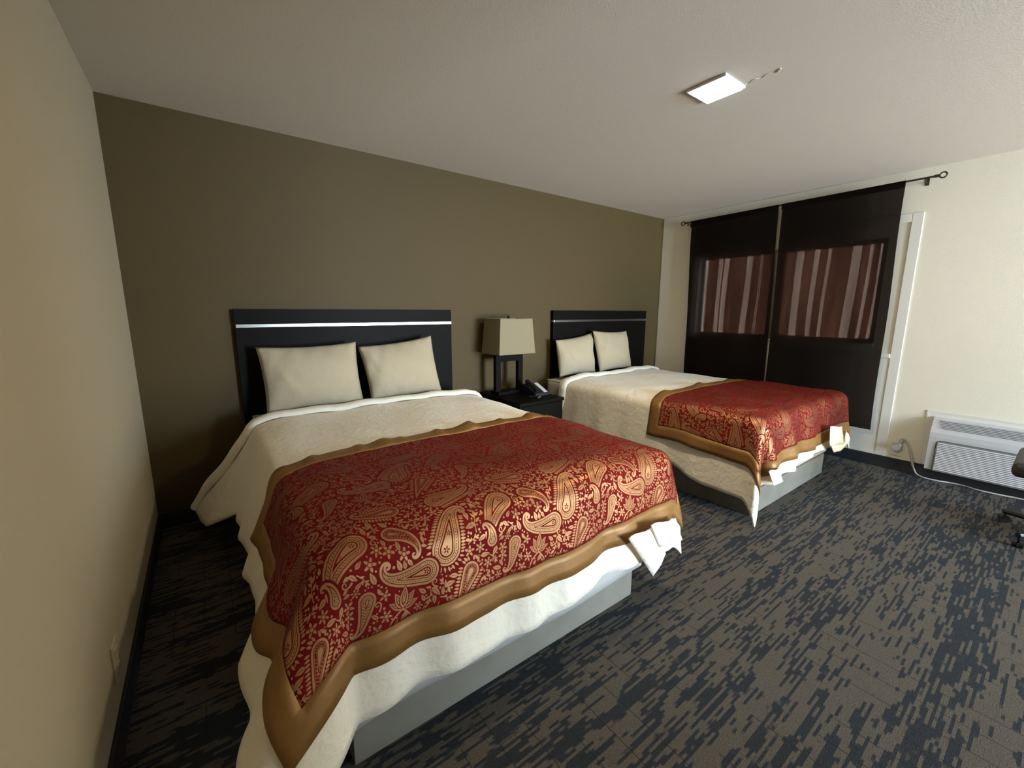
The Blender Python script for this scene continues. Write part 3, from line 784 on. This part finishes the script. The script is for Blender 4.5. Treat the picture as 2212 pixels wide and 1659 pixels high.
# --- headboards
def headboard(x0, x1, label):
    th = thing('headboard', ((x0+x1)/2, -.02, 0), label, 'headboard', 'headboards on the back wall')
    y0, y1 = -.046, -.013
    MB().box(x0, x1, y0, y1, 1.2435, 1.338, .002).build('top_rail', M['espresso'], th)
    MB().box(x0+.006, x1, y0-.004, y1, 1.2225, 1.2435, .001).build('metal_strip', M['chrome'], th)['label'] = 'shiny silver strip'
    MB().box(x0, x1, y0, y1, .05, 1.2225, .002).build('panel', M['espresso'], th)
    for x in (x0+.18, x1-.18): MB().box(x-.05, x+.05, y1, 0, 1.0, 1.08).build('wall_cleat', M['espresso'], th)
headboard(.4955, 2.0208, 'dark wood headboard with silver strip behind the bed by the left wall')
headboard(3.174, 4.683, 'dark wood headboard with silver strip behind the bed beside the window')

# ------------------------------------------------------------------ nightstand and what stands on it
nx0, nx1, ny, nz = 2.31, 2.79, -.63, .60
ns = thing('nightstand', ((nx0+nx1)/2, ny/2, 0), 'black wood nightstand with a drawer between the two beds', 'nightstand')
MB().box(nx0, nx1, ny, -.02, nz-.028, nz, .003).build('top', M['espresso'], ns)
for x in (nx0+.006, nx1-.026): MB().box(x, x+.02, ny+.012, -.03, 0, nz-.028, .002).build('side_panel', M['espresso'], ns)
MB().box(nx0+.026, nx1-.026, -.045, -.03, .05, nz-.028).build('back_panel', M['espresso'], ns)
MB().box(nx0+.026, nx1-.026, ny+.03, -.045, .08, .10).build('shelf', M['espresso'], ns)
MB().box(nx0+.026, nx1-.026, ny+.03, -.045, .365, .38).build('shelf', M['espresso'], ns)
dr = MB().box(nx0+.029, nx1-.029, ny+.010, ny+.030, .39, nz-.034, .002).build('drawer', M['espresso'], ns)
hd = MB(); hc = (nx0+nx1)/2
hd.tube([(hc+.055*math.cos(PI*k/14), ny+.010-.028*math.sin(PI*k/14), .475) for k in range(15)], .0045, 8)
child(hd.build('handle', M['steel'], None, True), dr)

lx, ly, lz = 2.512, -.19, nz
lamp = thing('table_lamp', (lx, ly, lz), 'table lamp with cream square shade and open black frame base on nightstand', 'lamp')
MB().box(lx-.150, lx+.150, ly-.065, ly+.065, lz, lz+.026, .003).build('plinth', M['espresso'], lamp)
fr = MB(); bw, bd = .050, .022
fr.box(lx-.148, lx-.148+bw, ly-bd, ly+bd, lz+.026, lz+.350, .002).box(lx+.148-bw, lx+.148, ly-bd, ly+bd, lz+.026, lz+.350, .002)
fr.box(lx-.148+bw, lx+.148-bw, ly-bd, ly+bd, lz+.290, lz+.350, .002)
fr.build('frame_base', M['espresso'], lamp)
st = MB().lathe([(.016, 0), (.016, .015), (.007, .02), (.007, .325), (.012, .325), (.012, .335)], (lx, ly, lz+.350), 16).build('stem', M['blackmetal'], lamp, True)
# square tapered shade: four cloth sides, bound edges
zb, zt = lz+.365, lz+.665
b2 = (.195, .140); t2 = (.172, .122)
def ringp(h, z, g=0): return [(lx-h[0]-g, ly-h[1]-g, z), (lx+h[0]+g, ly-h[1]-g, z), (lx+h[0]+g, ly+h[1]+g, z), (lx-h[0]-g, ly+h[1]+g, z)]
sh = MB(); A, B = ringp(b2, zb), ringp(t2, zt)
va = [sh.bm.verts.new(q) for q in A]; vb = [sh.bm.verts.new(q) for q in B]
for k in range(4): sh.bm.faces.new((va[k], va[(k+1) % 4], vb[(k+1) % 4], vb[k]))
so = sh.build('shade', M['shade'], lamp); md = so.modifiers.new('thickness', 'SOLIDIFY'); md.thickness = .003
for h, z in ((b2, zb), (t2, zt)):
    MB().tube(ringp(h, z, .001), .0035, 6, closed=True).build('shade_binding', M['shade'], lamp)
sp = MB(); sp.tube([(lx-t2[0], ly, zt-.006), (lx+t2[0], ly, zt-.006)], .002, 6); sp.tube([(lx, ly-t2[1], zt-.006), (lx, ly+t2[1], zt-.006)], .002, 6)
sp.build('spider', M['blackmetal'], lamp)
MB().lathe([(.006, 0), (.006, .010), (.012, .016), (.013, .024), (.009, .031), (.002, .034)], (lx, ly, zt-.006), 16).build('finial', M['blackmetal'], lamp, True)

px0, px1, py0, py1 = 2.600, 2.755, -.470, -.275
ph = thing('telephone', ((px0+px1)/2, (py0+py1)/2, nz), 'black desk telephone with a white card on nightstand beside the lamp', 'telephone')
MB().prism([(py0, nz), (py1, nz), (py1, nz+.082), (py1-.030, nz+.090), (py0, nz+.022)], 0, px0, px1).build('base', M['blackplastic'], ph)
def slope(y): return nz+.022+(y-py0)/(py1-.030-py0)*.068
hs = MB(); hx = px0+.032; ys = [py0+.008+(py1-.040-py0)*k/12 for k in range(13)]
hs.tube([(hx, y, slope(y)+.020+.010*math.sin(PI*k/12)) for k, y in enumerate(ys)], [.021 if k in (0, 1, 2, 10, 11, 12) else .014 for k in range(13)], 12)
hs.build('handset', M['blackplastic'], ph, True)
def plate(x0, x1, y0, y1, h):
    t = bmesh.new(); qd = [(x0, y0), (x1, y0), (x1, y1), (x0, y1)]
    lo = [t.verts.new((x, y, slope(y)-.0005)) for x, y in qd]; hi = [t.verts.new((x, y, slope(y)+h)) for x, y in qd]
    t.faces.new(hi); t.faces.new(lo[::-1])
    for k in range(4): t.faces.new((lo[k], lo[(k+1) % 4], hi[(k+1) % 4], hi[k]))
    m = MB(); m.add(t); return m
plate(px0+.105, px1-.008, py0+.012, py1-.040, .003).build('card', M['display'], ph)['label'] = 'white printed card'
for r_ in range(4):
    for c_ in range(3):
        x, y = px0+.066+.013*c_, py0+.022+.030*r_
        plate(x-.0045, x+.0045, y-.009, y+.009, .004).build('button', M['blackmetal'], ph)
cc = MB(); cc.tube([(2.56+.05*math.sin(.018*k)+.007*math.cos(k*.9), -.55+.0004*k+.007*math.sin(k*.9)*.3, nz+.008+.006*math.sin(k*.9)) for k in range(200)], .0018, 6)
cc.build('coiled_cord', M['blackplastic'], ph, True)

# ------------------------------------------------------------------ ceiling lamp
cl = thing('ceiling_light', (2.526, -1.938, H), 'small lit square lamp set on the ceiling', 'ceiling light')
cx, cy, hx, hy = 2.526, -1.938, .098, .100
f = MB(); g = .011
f.box(cx-hx, cx-hx+g, cy-hy, cy+hy, H-.014, H, .002).box(cx+hx-g, cx+hx, cy-hy, cy+hy, H-.014, H, .002)
f.box(cx-hx+g, cx+hx-g, cy-hy, cy-hy+g, H-.014, H, .002).box(cx-hx+g, cx+hx-g, cy+hy-g, cy+hy, H-.014, H, .002)
f.build('frame', M['white'], cl)
MB().box(cx-hx+g, cx+hx-g, cy-hy+g, cy+hy-g, H-.020, H, .004).build('diffuser', M['lamp'], cl)

# ------------------------------------------------------------------ air conditioner in the right wall
ac = thing('air_conditioner', (W, -3.13, .09), 'grey wall air conditioner with louvred front on the right wall', 'air conditioner')
ay0, ay1 = -2.605, -3.66
prof = [(W, .086), (W-.072, .086), (W-.080, .094), (W-.085, .36), (W-.080, .395), (W-.066, .428), (W-.022, .502), (W-.014, .508), (W, .508)]
MB().prism(prof, 1, ay0, ay1).build('body', M['acbody'], ac)
# top outlet: recessed dark strip with slats, on the slanted face
def onslant(u): return (W-.066+.044*u, .428+.074*u)
nsl = Vector((-.074, 0, .044)).normalized()
gr = MB(); a, b = onslant(.02), onslant(.86)
t = bmesh.new(); o1 = .0008
pts = [(a[0], ay0-.062, a[1]), (b[0], ay0-.036, b[1]), (b[0], ay1+.036, b[1]), (a[0], ay1+.062, a[1])]
v1 = [t.verts.new(Vector(p)+nsl*o1) for p in pts]; v0 = [t.verts.new(Vector(p)-nsl*.004) for p in pts]
t.faces.new(v1); t.faces.new(v0[::-1])
for k in range(4): t.faces.new((v0[k], v0[(k+1) % 4], v1[(k+1) % 4], v1[k]))
gr.add(t); outlet = gr.build('outlet', M['acdark'], ac)
for k in range(6):
    u = .08+.14*k; p = onslant(u); s_ = MB()
    s_.box(-.0035, .0035, ay0-.055+.02*u, ay1+.055-.02*u, -.0012, .0012)
    o = s_.build('slat', M['acbody'], None); 
    o.matrix_world = Matrix.Translation((p[0]+nsl[0]*.004, 0, p[1]+nsl[2]*.004)) @ Matrix.Rotation(math.radians(-20), 4, 'Y')
    bpy.context.view_layer.update(); mw = o.matrix_world.copy(); o.parent = outlet; o.matrix_parent_inverse = outlet.matrix_world.inverted()
# front intake: outlined panel with horizontal louvres
fx_ = W-.0845
fp = MB()
def rrect(y0, y1, z0, z1, r, n=6):
    P = []
    for (cy_, cz_, a0) in ((y0-r, z1-r, 0), (y1+r, z1-r, 90)):
        for k in range(n+1):
            a = math.radians(a0+90*k/n); P.append((cy_+r*math.cos(a), cz_+r*math.sin(a)))
    return P+[(y1, z0), (y0, z0)]
fp.prism(rrect(ay0-.042, ay1+.042, .086, .338, .030), 0, fx_+.0006, fx_-.0012).build('panel_seam', M['darkhole'], ac)
ip = MB().prism(rrect(ay0-.046, ay1+.046, .088, .334, .027), 0, fx_+.0006, fx_-.0030).build('intake_panel', M['acdark'], ac)
for k in range(17):
    z = .100+.0133*k; s_ = MB()
    s_.prism([(fx_-.0028, z), (fx_-.0078, z+.0005), (fx_-.0028, z+.0085)], 1, ay0-.054, ay1+.054)
    child(s_.build('louvre', M['acbody'], None), ip)
fz = MB(); w_ = .012
fz.box(W-.005, W, ay0+.048, ay0+.048-w_, .10, .552).box(W-.005, W, ay1-.048, ay1-.048+w_, .10, .552).box(W-.005, W, ay0+.036, ay1-.036, .540, .552)
fz.box(W-.0025, W, ay0+.036, ay0, .10, .540).box(W-.0025, W, ay1-.036, ay1, .10, .540).box(W-.0025, W, ay0, ay1, .508, .540)
struct(fz.build('trim_7', M['trim']))

# power cord, plug and outlets
po = thing('wall_outlet', (W, -2.415, .19), 'white outlet low on the right wall behind the grey plug', 'outlet', 'wall outlets')
MB().box(W-.006, W, -2.378, -2.450, .125, .240, .003).build('plate', M['white'], po)
for z in (.208, .158): MB().box(W-.008, W-.0055, -2.398, -2.430, z-.014, z+.014, .001).build('socket', M['white'], po)
co = thing('power_cord', (W-.03, -2.6, .01), 'grey power cord plugged beside the window trim and running along the floor', 'power cord')
pg = MB(); pc = (-2.415, .205)
t = bmesh.new(); bmesh.ops.create_cone(t, cap_ends=True, segments=20, radius1=.031, radius2=.027, depth=.032)
pg.add(t, Matrix.Translation((W-.024, pc[0], pc[1])) @ Matrix.Rotation(-PI/2, 4, 'Y'))
pg.box(W-.040, W-.010, pc[0]-.030, pc[0]-.002, pc[1]+.012, pc[1]+.034, .006)
pg.build('plug', M['cord'], co, True)
key = [(W-.026, -2.428, .230), (W-.026, -2.434, .262), (W-.028, -2.448, .284), (W-.030, -2.470, .272), (W-.032, -2.490, .225), (W-.034, -2.508, .172), (W-.036, -2.524, .110), (W-.040, -2.546, .050), (W-.048, -2.570, .016), (W-.060, -2.62, .006), (W-.055, -2.70, .006), (W-.020-.012, -2.76, .006), (W-.030, -2.83, .006), (W-.055, -2.91, .006), (W-.050, -3.01, .006), (W-.030, -3.13, .006), (W-.034, -3.4, .006), (W-.034, -3.6, .006)]
def spline(k, n=6):
    k = [Vector(q) for q in k]; out = []
    for i in range(len(k)-1):
        p0, p1, p2, p3 = k[max(0, i-1)], k[i], k[i+1], k[min(len(k)-1, i+2)]
        for j in range(n):
            t = j/n; out.append(.5*((2*p1)+(p2-p0)*t+(2*p0-5*p1+4*p2-p3)*t*t+(3*p1-p0-3*p2+p3)*t**3))
    return out+[k[-1]]
sk = spline(key)
MB().tube(sk, [.009 if i < 40 else .0055 for i in range(len(sk))], 8).build('cord', M['cord'], co, True)

lo = thing('wall_outlet', (0, -1.52, .23), 'cream outlet low on the left wall beside the near bed', 'outlet', 'wall outlets')
MB().box(0, .006, -1.482, -1.555, .170, .300, .003).build('plate', M['wall_cream'], lo)
for z in (.263, .207):
    s_ = MB().box(.005, .0095, -1.501, -1.536, z-.016, z+.016, .002).build('socket', M['wall_cream'], lo)
    for y in (-1.511, -1.526): child(MB().box(.0092, .0098, y-.0012, y+.0012, z-.004, z+.008).build('slot', M['darkhole'], None), s_)

# ------------------------------------------------------------------ office chair at the right edge
ox, oy = 4.235, -3.385
och = thing('office_chair', (ox, oy, 0), 'dark brown office chair on casters at the right edge', 'chair')
MB().box(ox-.265, ox+.265, oy-.25, oy+.31, .405, .490, .040, 4).build('seat', M['seatfab'], och, True)
MB().lathe([(.03, .33), (.028, .36), (.05, .385), (.16, .40), (.16, .406)], (ox, oy, 0), 20).build('seat_plate', M['blackmetal'], och, True)
MB().lathe([(.026, .06), (.026, .2), (.018, .2), (.018, .34)], (ox, oy, 0), 20).build('column', M['blackmetal'], och, True)
MB().lathe([(.05, .055), (.05, .10), (.04, .115), (.028, .12)], (ox, oy, 0), 20).build('hub', M['blackplastic'], och, True)
a0 = math.atan2(-3.075+3.385, 4.375-4.235)
for k in range(5):
    a = a0+2*PI*k/5; ca, sa = math.cos(a), math.sin(a)
    lg = MB(); lg.tube([(ox+ca*.03, oy+sa*.03, .085), (ox+ca*.18, oy+sa*.18, .085), (ox+ca*.345, oy+sa*.345, .072)], [.024, .021, .017], 8)
    leg = lg.build('leg', M['blackplastic'], och, True)
    cs = MB(); wx, wy = ox+ca*.335, oy+sa*.335; a2 = a+.7
    for sg in (-1, 1):
        t = bmesh.new(); bmesh.ops.create_cone(t, cap_ends=True, segments=18, radius1=.026, radius2=.024, depth=.018)
        cs.add(t, Matrix.Translation((wx-math.sin(a2)*sg*.013, wy+math.cos(a2)*sg*.013, .026)) @ Matrix.Rotation(a2+PI/2, 4, 'Z') @ Matrix.Rotation(PI/2, 4, 'Y'))
    cs.tube([(wx, wy, .026), (wx, wy, .068)], .007, 8)
    child(cs.build('caster', M['blackplastic'], None, True), leg)
bk = MB(); bk.box(ox-.24, ox+.24, oy-.33, oy-.25, .62, 1.08, .035, 4); bk.build('backrest', M['seatfab'], och, True)
MB().tube(spline([(ox, oy-.10, .395), (ox, oy-.30, .39), (ox, oy-.36, .46), (ox, oy-.345, .62), (ox, oy-.335, .80)], 6), .016, 8).build('back_support', M['blackmetal'], och, True)
